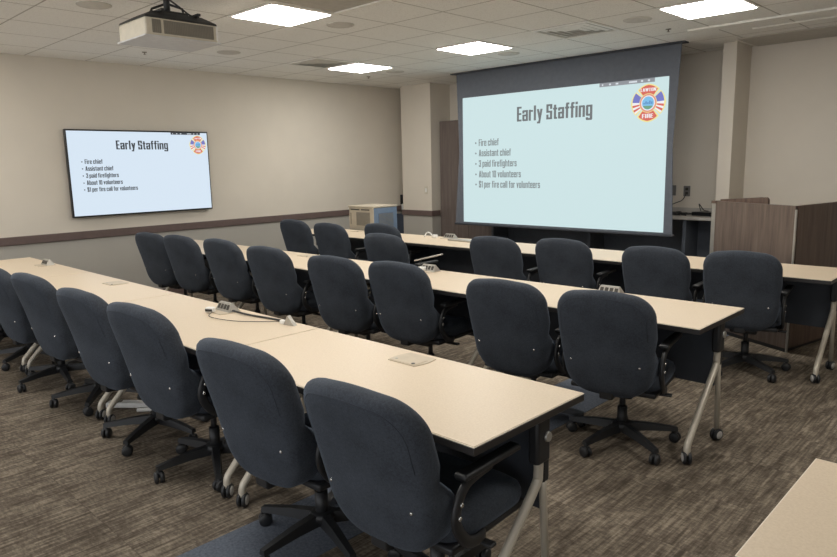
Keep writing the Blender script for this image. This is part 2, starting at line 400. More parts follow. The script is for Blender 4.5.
# ------------------------------------------------------------------ slide content
# heavy condensed lettering: every glyph is a set of bars (x0, y0, x1, y1) or slanted quads, cap height 1
V0, V1, Wd = 0.0, 0.28, 0.45
st, br = 0.17, 0.125
def LS(y0, y1): return (0, y0, st, y1)
def RS(y0, y1): return (Wd - st, y0, Wd, y1)
def HB_(y, x0=0.0, x1=Wd): return (x0, y, x1, y + br)
X1 = 0.74
GL = {
 'E': (0.38, [LS(0, 1), HB_(0, 0, .38), HB_(.44, 0, .36), HB_(.875, 0, .38)]),
 'F': (0.37, [LS(0, 1), HB_(.44, 0, .34), HB_(.875, 0, .37)]),
 'A': (0.50, [((0, 0), (.17, 0), (.31, 1), (.14, 1)), ((.33, 0), (.50, 0), (.36, 1), (.19, 1)), (.12, .2, .38, .32)]),
 'S': (Wd, [HB_(0), HB_(.875), HB_(.44), LS(.5, .96), RS(.04, .5), RS(.68, .96), LS(.04, .32)]),
 '$': (Wd, [HB_(0), HB_(.875), HB_(.44), LS(.5, .96), RS(.04, .5), RS(.68, .96), LS(.04, .32), (.19, -.08, .26, 1.08)]),
 'L': (0.36, [LS(0, 1), HB_(0, 0, .36)]), 'W': (0.66, [((0, 1), (.16, 1), (.26, 0), (.12, 0)), ((.25, 1), (.41, 1), (.26, 0), (.14, 0)), ((.25, 1), (.41, 1), (.52, 0), (.40, 0)), ((.50, 1), (.66, 1), (.54, 0), (.40, 0))]),
 'T': (0.44, [HB_(.875, 0, .44), (.135, 0, .305, 1)]), 'O': (Wd, [LS(.04, .96), RS(.04, .96), HB_(0, .03, Wd - .03), HB_(.875, .03, Wd - .03)]),
 'N': (0.50, [LS(0, 1), (.33, 0, .50, 1), ((.02, 1), (.2, 1), (.48, 0), (.3, 0))]), 'I': (st, [LS(0, 1)]), 'R': (Wd, [LS(0, 1), RS(.5, .96), HB_(.875), HB_(.42), RS(0, .42)]),
 'a': (Wd, [RS(0, X1 - .04), HB_(X1 - br, .03), LS(.52, X1 - .03), LS(.03, .42), HB_(.32), HB_(0, .03, .3)]),
 'b': (Wd, [LS(0, 1), RS(.04, X1 - .04), HB_(X1 - br, .1, .42), HB_(0, .1, .42)]),
 'c': (Wd, [LS(.04, X1 - .04), HB_(X1 - br, .03, .42), HB_(0, .03, .42), RS(.47, X1 - .04), RS(.04, .28)]),
 'd': (Wd, [RS(0, 1), LS(.04, X1 - .04), HB_(X1 - br, .03, .35), HB_(0, .03, .35)]),
 'e': (Wd, [LS(.04, X1 - .04), HB_(X1 - br, .03, .42), HB_(0, .03, .42), HB_(.32), RS(.34, X1 - .04), RS(.04, .22)]),
 'f': (0.31, [(.06, 0, .23, .94), HB_(.875, .09, .31), HB_(X1 - br, 0, .31)]),
 'g': (Wd, [LS(.10, X1 - .04), RS(-.18, X1), HB_(X1 - br, .03, .35), HB_(.05, .03, .35), HB_(-.22, .03, .42), LS(-.18, -.04)]),
 'h': (Wd, [LS(0, 1), RS(0, X1 - .04), HB_(X1 - br, .1, .42)]),
 'i': (st, [LS(0, X1), LS(.84, 1)]), 'l': (st, [LS(0, 1)]),
 'n': (Wd, [LS(0, X1), RS(0, X1 - .04), HB_(X1 - br, .1, .42)]),
 'o': (Wd, [LS(.04, X1 - .04), RS(.04, X1 - .04), HB_(X1 - br, .03, .42), HB_(0, .03, .42)]),
 'p': (Wd, [LS(-.22, X1), RS(.04, X1 - .04), HB_(X1 - br, .1, .42), HB_(0, .1, .42)]),
 'r': (0.34, [LS(0, X1), HB_(X1 - .15, .1, .34)]),
 's': (0.41, [HB_(0, .03, .38), HB_(X1 - br, .03, .38), HB_(.31, .03, .38), LS(.36, X1 - .04), (.24, .04, .41, .4), (.24, .52, .41, X1 - .04), LS(.04, .22)]),
 't': (0.31, [(.06, .03, .23, .93), HB_(X1 - br, 0, .31), HB_(0, .09, .31)]),
 'u': (Wd, [LS(.04, X1), RS(0, X1), HB_(0, .03, .35)]),
 'v': (0.44, [((0, X1), (.17, X1), (.29, 0), (.15, 0)), ((.27, X1), (.44, X1), (.29, 0), (.15, 0))]),
 'y': (Wd, [((0, X1), (.17, X1), (.31, .06), (.16, .06)), ((.28, X1), (Wd, X1), (.26, -.22), (.10, -.22)), HB_(-.22, .02, .2)]),
 '0': (Wd, [LS(.04, .96), RS(.04, .96), HB_(0, .03, .42), HB_(.875, .03, .42)]),
 '1': (0.28, [(.11, 0, .28, 1), HB_(.78, 0, .2)]),
 '3': (Wd, [RS(.04, .96), HB_(0, .03), HB_(.44, .15), HB_(.875, .03), LS(.68, .96), LS(.04, .32)]),
 ' ': (0.16, []),
}
def text_mesh(name, body, place, w, h, mat, parent, u=0, v=0):
    """place(a,b,d) -> world, a to the right, b down in metres; left edge u, baseline v, width w, cap height h"""
    gap = 0.065
    tot = sum(GL[c][0] for c in body) + gap * (len(body) - 1)
    sx = w / tot; x = 0.0; mb = MB()
    for c in body:
        gw, bars = GL[c]
        for q in bars:
            pts = q if isinstance(q[0], tuple) else ((q[0], q[1]), (q[2], q[1]), (q[2], q[3]), (q[0], q[3]))
            mb.quad([place(u + (x + p) * sx, v - r_ * h, 0.004) for p, r_ in pts])
        x += gw + gap
    return mb.build(name, mat, parent)

def slide(parent, place, W, Hh, m_title, m_text):
    text_mesh('title_lettering', 'Early Staffing', place, W * 0.372, Hh * 0.108, m_title, parent, W * 0.314, Hh * 0.216)
    for v, u1, s in ((0.386, 0.213, 'Fire chief'), (0.468, 0.281, 'Assistant chief'), (0.551, 0.313, '3 paid firefighters'), (0.635, 0.336, 'About 10 volunteers'), (0.716, 0.438, '$1 per fire call for volunteers')):
        mb = MB(); cx, cy = 0.079 * W, (v - 0.024) * Hh; rr = 0.0075 * Hh
        mb.prism([(cx + rr * math.cos(k * PI / 5), cy + rr * math.sin(k * PI / 5)) for k in range(10)], place, 0.003, 0.004)
        mb.build('bullet', m_text, parent)
        text_mesh('bullet_lettering', s, place, W * (u1 - 0.097), Hh * 0.053, m_text, parent, W * 0.097, Hh * v)
    # conference toolbar strip
    mb = MB(); a0, a1 = 0.715 * W, 0.945 * W
    mb.prism([(a0, 0.0), (a1, 0.0), (a1, 0.026 * Hh), (a0, 0.026 * Hh)], place, 0.0, 0.003)
    tb = mb.build('toolbar_strip', EMB['bar'] if W > 2 else M['tv_text'], parent)
    for k, (f, w) in enumerate(((0.06, 0.02), (0.2, 0.03), (0.33, 0.04), (0.62, 0.12), (0.78, 0.03), (0.9, 0.03))):
        mb = MB(); c = a0 + f * (a1 - a0); ww = w * (a1 - a0) * 0.6
        mb.prism([(c - ww, 0.008 * Hh), (c + ww, 0.008 * Hh), (c + ww, 0.019 * Hh), (c - ww, 0.019 * Hh)], place, 0.003, 0.0045)
        mb.build('toolbar_icon', EMB['bar_icon'], tb)
    # fire department emblem: maltese cross badge
    cx, cy, q = 0.9215 * W, 0.157 * Hh, 0.123 * Hh
    E = MB(); mats = [EMB[k] for k in ('yellow', 'red', 'blue', 'white', 'ring', 'sky', 'green', 'sea')]
    def P(a, b): return (cx + a * q * 0.98, cy - b * q)
    def arm(ang0, ang1, r0, r1, n=8, tip=0.0):
        pts = []
        for k in range(n + 1):
            a = ang0 + (ang1 - ang0) * k / n; bulge = 1 + tip * (1 - abs(2 * k / n - 1))
            pts.append((r1 * bulge * math.cos(a), r1 * bulge * math.sin(a)))
        for k in range(n + 1):
            a = ang1 + (ang0 - ang1) * k / n; pts.append((r0 * math.cos(a), r0 * math.sin(a)))
        return [P(*z) for z in pts]
    def disc(r, n=28): return [P(r * math.cos(2 * PI * k / n), r * math.sin(2 * PI * k / n)) for k in range(n)]
    E.mi = 0
    for c in (0, 90, 180, 270): E.prism(arm(R(c - 42), R(c + 42), 0.2, 0.93 if c % 180 else 0.93, 10, 0.07), place, 0.001, 0.003)
    E.mi = 1
    for c in (90, 270): E.prism(arm(R(c - 37), R(c + 37), 0.5, 0.87, 10, 0.07), place, 0.003, 0.0045)
    E.mi = 2
    E.prism(arm(R(4), R(38), 0.5, 0.9, 8), place, 0.003, 0.0045); E.prism(arm(R(142), R(176), 0.5, 0.9, 8), place, 0.003, 0.0045)
    for k, (b0, b1, m) in enumerate(((4, -6, 3), (-6, -14, 1), (-14, -22, 3), (-22, -30, 1), (-30, -37, 3))):
        E.mi = m
        E.prism(arm(R(b1), R(b0), 0.5, 0.9, 4), place, 0.003, 0.0045); E.prism(arm(R(180 - b0), R(180 - b1), 0.5, 0.9, 4), place, 0.003, 0.0045)
    E.mi = 4; E.prism(disc(0.47), place, 0.0035, 0.005)
    E.mi = 3; E.prism(disc(0.39), place, 0.004, 0.0055)
    E.mi = 5; E.prism(disc(0.34), place, 0.0045, 0.006)
    E.mi = 6; E.prism([P(0.32 * math.cos(R(a)), 0.32 * math.sin(R(a))) for a in range(205, 340, 9)], place, 0.005, 0.0065)
    E.mi = 7
    for k in range(5):
        a = -0.22 + k * 0.11; E.prism([P(a - 0.035, -0.06), P(a + 0.035, -0.06), P(a + 0.035, 0.02 + 0.12 * ((k * 3) % 5) / 5), P(a - 0.035, 0.02 + 0.12 * ((k * 3) % 5) / 5)], place, 0.005, 0.0065)
    em = E.build('emblem', mats, parent); em['label'] = 'red, blue and yellow fire badge'
    pl2 = lambda a, b, d: place(a, b, d + 0.003)
    text_mesh('emblem_lettering', 'LAWTON', pl2, q * 0.86, q * 0.17, EMB['white'], em, cx - q * 0.43, cy - q * 0.6)
    text_mesh('emblem_lettering', 'FIRE', pl2, q * 0.62, q * 0.22, EMB['white'], em, cx - q * 0.31, cy + q * 0.78)

# ------------------------------------------------------------------ projection screen (hangs from the ceiling)
SY = 7.20
scr = empty('projection_screen', (-4.61, SY, 0.70)); IM = Matrix.Translation((4.61, -SY, -0.70))
def loc(o): return IM
def place_scr(a, b, d): return (-6.05 + a + 4.61, -0.004 - d, 2.419 - b - 0.70)
mb = MB(); mb.mi = 0
# black drop and borders as one sheet with depth, image window left to the surface
x0, x1 = -6.20 + 4.61, -3.03 + 4.61; ix0, ix1 = -6.05 + 4.61, -3.18 + 4.61
zt, zb = 2.419 - 0.7, 0.746 - 0.7
mb.box(x0 + 0.06, x1 - 0.06, 0.0, 0.006, zt, H - 0.7); 
mb.prism([(x0 + 0.04, H - 0.7), (x0 + 0.08, 1.0), (x0, 0.06), (x0, 0.03), (ix0, 0.03), (ix0, H - 0.7)], lambda a, b, d: (a, d, b), -0.001, 0.007)
mb.prism([(x1 - 0.03, H - 0.7), (x1 - 0.085, 1.0), (x1 - 0.05, 0.06), (x1 - 0.05, 0.03), (ix1, 0.03), (ix1, H - 0.7)], lambda a, b, d: (a, d, b), -0.001, 0.007)
mb.box(ix0, ix1, 0.0, 0.006, 0.02, zb)
mb.build('screen_border', M['dropfab'], scr)
mb = MB(); mb.quad([(ix0, -0.003, zb), (ix1, -0.003, zb), (ix1, -0.003, zt), (ix0, -0.003, zt)]); mb.build('screen_image', M['scr'], scr)
mb = MB(); mb.box(ix0 - 0.01, ix1 + 0.01, 0.001, 0.006, zb - 0.01, zt + 0.01); mb.build('screen_backing', M['dropfab'], scr)
mb = MB(); mb.box(x0 - 0.01, x1 - 0.03, -0.022, 0.022, 0.0, 0.035, 0.012); mb.build('bottom_bar', M['housing'], scr)
mb = MB(); mb.box(x0 - 0.02, x1 + 0.02, -0.06, 0.06, H - 0.7 - 0.015, H - 0.7, 0.003); mb.build('ceiling_slot', M['housing'], scr)
slide(scr, place_scr, 2.87, 1.673, M['scr_title'], M['scr_text'])
tag(scr, 'large pull-down projection screen with black borders showing the slide', 'projection screen')

# ------------------------------------------------------------------ wall television
tv = empty('television', (XL, 3.545, 1.525))
mb = MB(); mb.box(0.03, 0.078, -0.845, 0.845, -0.482, 0.482, 0.006); mb.build('tv_case', M['bezel'], tv)
mb = MB(); mb.box(0.074, 0.080, -0.830, 0.830, -0.465, 0.465); mb.build('tv_panel', M['tv'], tv)
mb = MB(); mb.box(0.0, 0.035, -0.30, 0.30, -0.2, 0.2, 0.004); mb.build('wall_bracket', M['dark'], tv)
slide(tv, lambda a, b, d: (0.0805 + d, -0.83 + a, 0.465 - b), 1.66, 0.93, M['tv_text'], M['tv_text'])
tag(tv, 'wide black-framed television on the left wall showing the slide', 'television')

# ------------------------------------------------------------------ projector
pj = empty('projector', (-4.63, 2.34, 2.412))
mb = MB()
hx, hy = 0.205, 0.262
mb.box(-hx, hx, -hy, hy, 0.006, 0.125, 0.014)
mb.build('projector_body', M['cream'], pj)
mb = MB(); mb.box(-hx - 0.012, hx + 0.012, -hy - 0.012, hy + 0.012, 0.0, 0.010, 0.003); mb.build('bottom_cover', M['lightbottom'], pj)
mb = MB()
mb.rings([[Vector((x * hx * s, y * hy * s, z)) for x, y in ((-1,-1),(1,-1),(1,1),(-1,1))] for s, z in ((0.99, 0.122), (0.97, 0.135), (0.68, 0.178))], smooth=False)
mb.build('top_cover', M['dark'], pj)
for y0, y1, nm in ((-0.215, -0.155, 'side_vent'), (-0.135, 0.225, 'side_vent')):
    mb = MB(); mb.box(hx - 0.004, hx + 0.003, y0, y1, 0.026, 0.112, 0.002); g = mb.build(nm, M['grille'], pj)
    n = int((y1 - y0) / 0.012); mb = MB()
    for k in range(n): yy = y0 + 0.006 + k * (y1 - y0 - 0.008) / max(1, n - 1); mb.box(hx + 0.002, hx + 0.006, yy - 0.0015, yy + 0.0015, 0.030, 0.108)
    mb.build('vent_slats', M['rack_vent'], g)
mb = MB(); mb.cyl((0, hy - 0.005, 0.07), (0, hy + 0.03, 0.07), 0.05, 0.045); mb.build('lens', M['bezel'], pj)
mb = MB(); mb.box(hx + 0.001, hx + 0.007, 0.246, 0.256, 0.02, 0.118, 0.002); mb.build('edge_strip', M['white'], pj)
mt = MB()
mt.box(-0.05, 0.05, -0.05, 0.05, H - 2.412 - 0.012, H - 2.412, 0.003); mt.cyl((0, 0, 0.2), (0, 0, H - 2.412), 0.022)
mt.box(-0.11, 0.11, -0.10, 0.10, 0.176, 0.20, 0.005)
for s in (-1, 1):
    mt.box(-0.20, 0.20, s * 0.13 - 0.012, s * 0.13 + 0.012, 0.172, 0.19, 0.003)
    mt.tube([(0.0, s * 0.13, 0.18), (0.06 * s, s * 0.08, 0.235), (0.0, 0.0, 0.27)], 0.008)
mt.tube(smooth_path([(0.02, 0.0, 0.30), (0.07, 0.06, 0.24), (0.06, 0.14, 0.2), (0.12, 0.17, 0.18)]), 0.006)
mt.build('ceiling_mount', M['dark'], pj)
tag(pj, 'cream ceiling-mounted projector with grey side vents on a black mount', 'projector')

# ------------------------------------------------------------------ tables
LT, DT, ZT = 1.519, 0.6197, 0.737
def make_table():
    r = empty('training_table'); L = LT - 0.004; a = L / 2; d = DT / 2     # origin: centre on floor
    mb = MB(); mb.mi = 1; mb.box(-a, a, -d, d, ZT - 0.030, ZT - 0.004, 0.003); mb.mi = 2; mb.box(-a + 0.001, a - 0.001, -d + 0.001, d - 0.001, ZT - 0.004, ZT - 0.0015)
    mb.mi = 0; mb.box(-a + 0.004, a - 0.004, -d + 0.004, d - 0.004, ZT - 0.0015, ZT)
    mb.build('tabletop', [M['laminate'], M['edge'], M['edge_highlight']], r)
    mb = MB(); mb.box(-a + 0.10, a - 0.10, d - 0.115, d - 0.10, 0.30, ZT - 0.031, 0.003); mb.build('modesty_panel', M['modesty'], r)
    mb = MB(); mb.box(-a + 0.075, a - 0.075, d - 0.215, d - 0.175, ZT - 0.075, ZT - 0.031, 0.004); mb.build('support_beam', M['plastic'], r)
    for s in (-1, 1):
        x = s * (a - 0.065); yb = d - 0.19
        mb = MB(); mb.box(x - 0.022, x + 0.022, yb - 0.035, yb + 0.045, 0.52, ZT - 0.031, 0.012); mb.box(x - 0.015, x + 0.015, yb + 0.01, yb + 0.05, 0.44, 0.56, 0.010)
        mb.box(x - 0.03, x + 0.03, yb - 0.16, yb + 0.12, ZT - 0.045, ZT - 0.031, 0.004)
        b = mb.build('leg_bracket', M['plastic'], r)
        mb = MB(); mb.cyl((x + s * 0.020, yb + 0.022, 0.615), (x + s * 0.030, yb + 0.022, 0.615), 0.02, 0.017, 16); mb.build('bolt', M['metal'], b)
        mb = MB()
        yn = -d + 0.08
        mb.tube(smooth_path([(x, yb, 0.56), (x, yb, 0.48), (x, yb - 0.02, 0.435), (x, yb - 0.17, 0.285), (x, yn + 0.035, 0.135), (x, yn + 0.004, 0.095), (x, yn, 0.05)], 5), 0.0175, 14)
        mb.build('leg', M['silver'], r)
        mb = MB(); mb.tube([(x, yb + 0.028, 0.5), (x, yb + 0.03, 0.40), (x, d - 0.135, 0.06)], 0.014, 14); mb.build('leg', M['silver'], r)
        for y in (yn, d - 0.135):
            for q in (-1, 1):
                mb = MB(); wx = (Vector((0.8, 0.6, 0)) if y < 0 else Vector((0.95, -0.3, 0))).normalized() * q; pw = Vector((x, y, 0.034)) + wx * 0.012
                mb.mi = 0; mb.lathe([(0.022, -0.009), (0.031, -0.008), (0.034, -0.004), (0.034, 0.004), (0.031, 0.008), (0.022, 0.009)], pw, wx, 24)
                mb.mi = 1; mb.lathe([(0.023, 0.008), (0.022, 0.0105), (0.010, 0.012)], pw, wx, 20)
                mb.build('caster_wheel', [M['plastic'], M['hub']], r)
            mb = MB(); mb.box(x - 0.007, x + 0.007, y - 0.014, y + 0.014, 0.034, 0.085, 0.004); mb.build('caster_fork', M['plastic'], r)
    return r
def add_module(t, op):
    d = DT / 2; y0, y1 = d - 0.168, d - 0.035; w = 0.08
    mb = MB(); out = []
    for k in range(9):
        f = k / 8; out.append((w + 0.012 * math.sin(PI * f) - 0.004, y0 + (y1 - y0) * f))
    poly = out + [(-a, b) for a, b in reversed(out)]
    mb.prism(poly, lambda a, b, c: (a, b, c), ZT - 0.002, ZT + 0.003)
    m = mb.build('power_module', M['module'], t)
    if op:
        mb = MB(); # raised wedge with socket face towards the seats
        sec = [(y0 + 0.055, ZT + 0.003), (y0 + 0.08, ZT + 0.050), (y0 + 0.092, ZT + 0.051), (y1 - 0.005, ZT + 0.003)]
        mb.rings([[Vector((sx * 0.076 if k in (0, 3) else sx * 0.062, y, z)) for k, (y, z) in enumerate(sec)] for sx in (-1, 1)], smooth=False)
        l = mb.build('socket_block', M['module_grey'], m)
        for k in range(4):
            x = -0.048 + k * 0.032; mb = MB()
            def F(f, off): return Vector((0, sec[0][0] + (sec[1][0] - sec[0][0]) * f, sec[0][1] + (sec[1][1] - sec[0][1]) * f)) + Vector((0, -0.89, 0.45)) * off
            pts = []
            for off in (-0.001, 0.002):
                pts.append([F(0.25, off) + Vector((x - 0.011, 0, 0)), F(0.25, off) + Vector((x + 0.011, 0, 0)), F(0.8, off) + Vector((x + 0.011, 0, 0)), F(0.8, off) + Vector((x - 0.011, 0, 0))])
            mb.rings(pts, smooth=False); mb.build('socket', M['socket'], l)
    else:
        mb = MB(); mb.box(-0.07, 0.07, y0 + 0.006, y1 - 0.045, ZT + 0.003, ZT + 0.0045); l = mb.build('module_lid', M['module'], m)
        mb = MB(); mb.lathe([(0.008, 0), (0.008, 0.0015)], (0.052, y0 + 0.02, ZT + 0.0045)); mb.build('lid_catch', M['bezel'], l)
        mb = MB(); mb.lathe([(0.007, 0), (0.007, 0.0012)], (-0.055, y0 + 0.03, ZT + 0.0045)); mb.build('lid_catch', M['module_grey'], l)
proto = make_table()
tabs = {}
ORD = ['at the aisle end', 'second from the aisle', 'third from the aisle', 'at the left wall end']
ROWS = {'A': (-1.1624, 2.0404, 'the nearest row'), 'B': (-1.2076, 3.8131, 'the middle row'), 'C': (-1.0589, 5.6246, 'the row below the screen')}
OPEN = {'A1', 'A3', 'B0', 'B1', 'C2'}
first = True
plain = []
for rk, (xe, ye, rn) in ROWS.items():
    for k in range(4):
        o = copy_tree(proto)
        o.location = (xe - (k + 0.5) * LT, ye - DT / 2, 0); key = rk + str(k); tabs[key] = o
        op = key in OPEN
        add_module(o, op)
        tag(o, 'beige-topped flip table %s in %s, module %s' % (ORD[k], rn, 'raised' if op else 'closed'), 'table', 'training tables in rows')
proto.location = (-0.4242 + LT / 2, 1.9813 - DT / 2, 0); add_module(proto, False)
tag(proto, 'beige-topped table across the aisle at the bottom right corner', 'table', 'training tables in rows')

# ------------------------------------------------------------------ chairs
ZB0, HB = 0.352, 0.577
def back_prof():
    pts = []
    def corner(cx, cz, r, a0, a1, n, e=1.0):
        for k in range(n + 1):
            a = R(a0 + (a1 - a0) * k / n); pts.append((cx + r * math.cos(a), cz + r * math.sin(a)))
    wb, wt = 0.228, 0.248
    # start bottom centre, go right, up, over the top, down left
    pts += [(0.0, 0.0), (0.05, 0.002)]
    corner(wb - 0.145, 0.150, 0.145, -85, -8, 9)
    pts += [(0.236, 0.20), (0.242, 0.27), (0.247, 0.34)]
    corner(wt - 0.123, HB - 0.133, 0.122, 6, 82, 10)
    pts += [(0.09, HB - 0.006), (0.045, HB - 0.0015)]
    right = pts[:]
    pts2 = right + [(0.0, HB)] + [(-x, z) for x, z in reversed(right[1:])]
    return pts2
BP = back_prof()
def bend(x, z):          # backward lean and wrap of the backrest (y offset)
    s = z / HB
    return -0.255 - 0.085 * s - 0.075 * s * s + 0.5 * x * x * (0.5 + 0.5 * s)
def back_pt(x, z, y): return Vector((x, bend(x, z) + y, ZB0 + z))
def scaled(f, dz=0.0):
    cz = HB * 0.52
    return [(x * f, cz + (z - cz) * f) for x, z in BP]
def make_chair():
    r = empty('office_chair')
    # rear shell, upholstered
    mb = MB(); rg = []
    def lay(f, y):
        out = []
        for (x, z) in scaled(f):
            fr = min(1.0, max(0.0, (y + 0.012) / 0.03))          # front half only
            low = min(1.0, max(0.0, (0.30 - z) / 0.07)); low = low * low * (3 - 2 * low)
            g = math.exp(-((z - 0.275) / 0.022) ** 2)
            yy = y + fr * (0.048 * low - 0.020 * g)
            k = 1 - fr * 0.045 * g * f
            out.append(back_pt(x * k, z, yy))
        return out
    for f, y in ((0.02, -0.050), (0.25, -0.050), (0.5, -0.0495), (0.72, -0.048), (0.84, -0.044), (0.91, -0.037), (0.96, -0.026), (0.988, -0.012), (1.0, 0.004), (0.997, 0.020), (0.98, 0.036), (0.94, 0.049), (0.87, 0.058), (0.72, 0.064), (0.45, 0.066), (0.2, 0.066), (0.02, 0.066)):
        rg.append(lay(f, y))
    mb.rings(rg); mb.build('backrest', M['fabric'], r)
    # stitched seam following the top and the sides on the rear
    pts = [(x * 0.87, HB * 0.52 + (z - HB * 0.52) * 0.87) for x, z in BP if z > 0.30]
    mb = MB(); mb.tube([back_pt(x, z, -0.0405) for x, z in pts], 0.0017, 6); mb.build('seam', M['stitch'], r)
    for s in (-1, 1):
        mb = MB(); p = back_pt(s * 0.175, 0.19, -0.046); mb.lathe([(0.006, -0.002), (0.006, 0.003), (0.003, 0.005)], p, (0, -1, 0), 10); mb.build('screw', M['screw'], r)
    # seat cushion
    mb = MB(); n = 36; rg = []
    def seat(f, z):
        out = []
        for k in range(n):
            a = 2 * PI * k / n; c, s_ = math.cos(a), math.sin(a)
            e = 0.42
            x = 0.238 * f * math.copysign(abs(c) ** e, c); y = 0.235 * f * math.copysign(abs(s_) ** e, s_)
            dz = -0.03 * max(0, (y - 0.10) / 0.135) ** 2
            out.append(Vector((x, y + 0.02, z + dz)))
        return out
    for f, z in ((0.02, 0.375), (0.9, 0.375), (0.97, 0.385), (1.0, 0.41), (0.995, 0.435), (0.96, 0.456), (0.85, 0.468), (0.5, 0.466), (0.02, 0.462)): rg.append(seat(f, z))
    mb.rings(rg); mb.build('seat', M['fabric'], r)
    mb = MB(); mb.box(-0.225, 0.225, -0.20, 0.225, 0.350, 0.380, 0.010); mb.box(-0.09, 0.09, -0.14, 0.10, 0.305, 0.355, 0.012)
    mb.box(-0.035, 0.035, -0.29, -0.10, 0.340, 0.362, 0.006); mb.box(-0.035, 0.035, -0.295, -0.272, 0.345, 0.50, 0.006)
    mb.build('seat_pan', M['plastic'], r)
    for s in (-1, 1):
        mb = MB()
        mb.tube(smooth_path([(s * 0.18, 0.00, 0.362), (s * 0.232, -0.05, 0.366), (s * 0.250, -0.15, 0.395), (s * 0.254, -0.212, 0.475), (s * 0.254, -0.205, 0.545), (s * 0.252, -0.15, 0.598), (s * 0.251, -0.03, 0.615)], 6), 0.021, 10, flat=0.55, up=(1, 0, 0))
        ar = mb.build('armrest', M['plastic'], r)
        mb = MB(); mb.box(s * 0.249 - 0.025, s * 0.249 + 0.025, -0.19, 0.12, 0.612, 0.637, 0.011, 3); mb.build('arm_pad', M['plastic'], ar)
        for py, pz in ((-0.21, 0.505), (-0.200, 0.545)):
            mb = MB(); mb.lathe([(0.008, 0), (0.008, 0.004), (0.004, 0.006)], (s * 0.264, py, pz), (s, 0, 0), 10); mb.build('arm_screw', M['screw'], ar)
        mb = MB(); mb.tube([(s * 0.08, -0.02, 0.33), (s * 0.17, -0.03, 0.335)], 0.006, 8); mb.box(s * 0.215 - 0.05, s * 0.215 + 0.05, -0.047, -0.013, 0.322, 0.336, 0.006); mb.build('lever', M['plastic'], r)
    mb = MB(); mb.cyl((0, 0, 0.19), (0, 0, 0.32), 0.016); mb.cyl((0, 0, 0.09), (0, 0, 0.215), 0.027); mb.build('gas_column', M['plastic'], r)
    mb = MB(); mb.lathe([(0.02, 0.075), (0.05, 0.08), (0.055, 0.115), (0.045, 0.128), (0.02, 0.13)], n=24)
    for k in range(5):
        a = 2 * PI * k / 5; ca, sa = math.cos(a), math.sin(a); rg = []
        for q, w, z0, z1 in ((0.03, 0.026, 0.078, 0.126), (0.14, 0.023, 0.078, 0.116), (0.25, 0.019, 0.070, 0.098), (0.305, 0.017, 0.066, 0.088)):
            cx = Vector((ca * q, sa * q, 0)); wv = Vector((-sa, ca, 0)) * w
            rg.append([cx - wv + Vector((0, 0, z0)), cx + wv + Vector((0, 0, z0)), cx + wv * 0.7 + Vector((0, 0, z1)), cx - wv * 0.7 + Vector((0, 0, z1))])
        mb.rings(rg, smooth=False)
    base = mb.build('star_base', M['plastic'], r)
    for k in range(5):
        a = 2 * PI * k / 5; ca, sa = math.cos(a), math.sin(a); p = Vector((ca * 0.295, sa * 0.295, 0)); mb = MB()
        th = a + 0.9 + k * 0.7; wx = Vector((math.cos(th), math.sin(th), 0))
        for q in (-1, 1):
            mb.lathe([(0.018, -0.009), (0.027, -0.009), (0.029, -0.004), (0.029, 0.005), (0.022, 0.010), (0.008, 0.012)], p + wx * q * 0.014 + Vector((0, 0, 0.029)), wx * q, 18)
        mb.cyl(p + Vector((0, 0, 0.03)), p + Vector((0, 0, 0.075)), 0.009); mb.box(-0.02, 0.02, -0.012, 0.012, 0.035, 0.058, 0.005, M=Matrix.Translation(p))
        mb.build('caster', M['plastic'], base)
    return r
chair = make_chair()
# (row, x, y of the column, yaw in degrees, base spin, label)
ORDC = ['first from the aisle', 'second from the aisle', 'third from the aisle', 'fourth from the aisle', 'fifth from the aisle', 'sixth from the aisle', 'seventh from the aisle', 'last, by the left wall']
CH = [
 ('A', -1.491, 1.610, 3, 20, 0.985),
 ('A', -2.118, 1.580, 4, 52, 1.02),
 ('A', -3.095, 1.640, 5, 40, 1.022),
 ('A', -3.748, 1.630, 4, 10, 1.018),
 ('A', -4.628, 1.650, 4, 30, 1.012),
 ('A', -5.301, 1.620, 3, 60, 1.005),
 ('A', -6.121, 1.650, 3, 15, 1.005),
 ('A', -6.871, 1.630, 3, 45, 1.005),
 ('B', -1.649, 3.300, 10, 33, 1),
 ('B', -2.212, 3.270, 6, 12, 1),
 ('B', -3.162, 3.380, 6, 50, 1.005),
 ('B', -3.736, 3.300, 8, 5, 1.008),
 ('B', -4.632, 3.360, 6, 24, 1.006),
 ('B', -5.435, 3.415, 5, 66, 1.012),
 ('B', -6.189, 3.400, 7, 40, 1.004),
 ('B', -6.741, 3.360, 8, 18, 1.002),
 ('C', -1.593, 5.080, 9, 28, 1.008),
 ('C', -2.138, 5.000, 4, 58, 1.008),
 ('C', -2.945, 5.050, 5, 12, 1.012),
 ('C', -3.510, 4.880, 5, 36, 1.012),
 ('C', -4.538, 4.570, 4, 50, 1.008),
 ('C', -5.288, 5.240, 4, 22, 1.014),
 ('C', -5.848, 4.980, 4, 8, 1.014),
 ('C', -6.638, 5.080, 4, 44, 1.012),
]
cnt = {'A': 0, 'B': 0, 'C': 0}
for k, (rw, x, y, yaw, spin, hs) in enumerate(CH):
    o = chair if k == 0 else copy_tree(chair)
    o.location = (x, y, 0); o.rotation_euler = (0, 0, R(yaw)); o.scale = (1, 1, hs)
    for c in bpy.data.objects:
        if c.parent == o and c.name.startswith('star_base'): c.rotation_euler = (0, 0, R(spin))
    i = cnt[rw]; cnt[rw] += 1
    extra = ', pulled out' if (rw, i) == ('C', 4) else ''
    tag(o, 'blue-grey swivel chair in %s, %s%s' % (ROWS[rw][2], ORDC[i], extra), 'chair', 'swivel chairs along the tables')

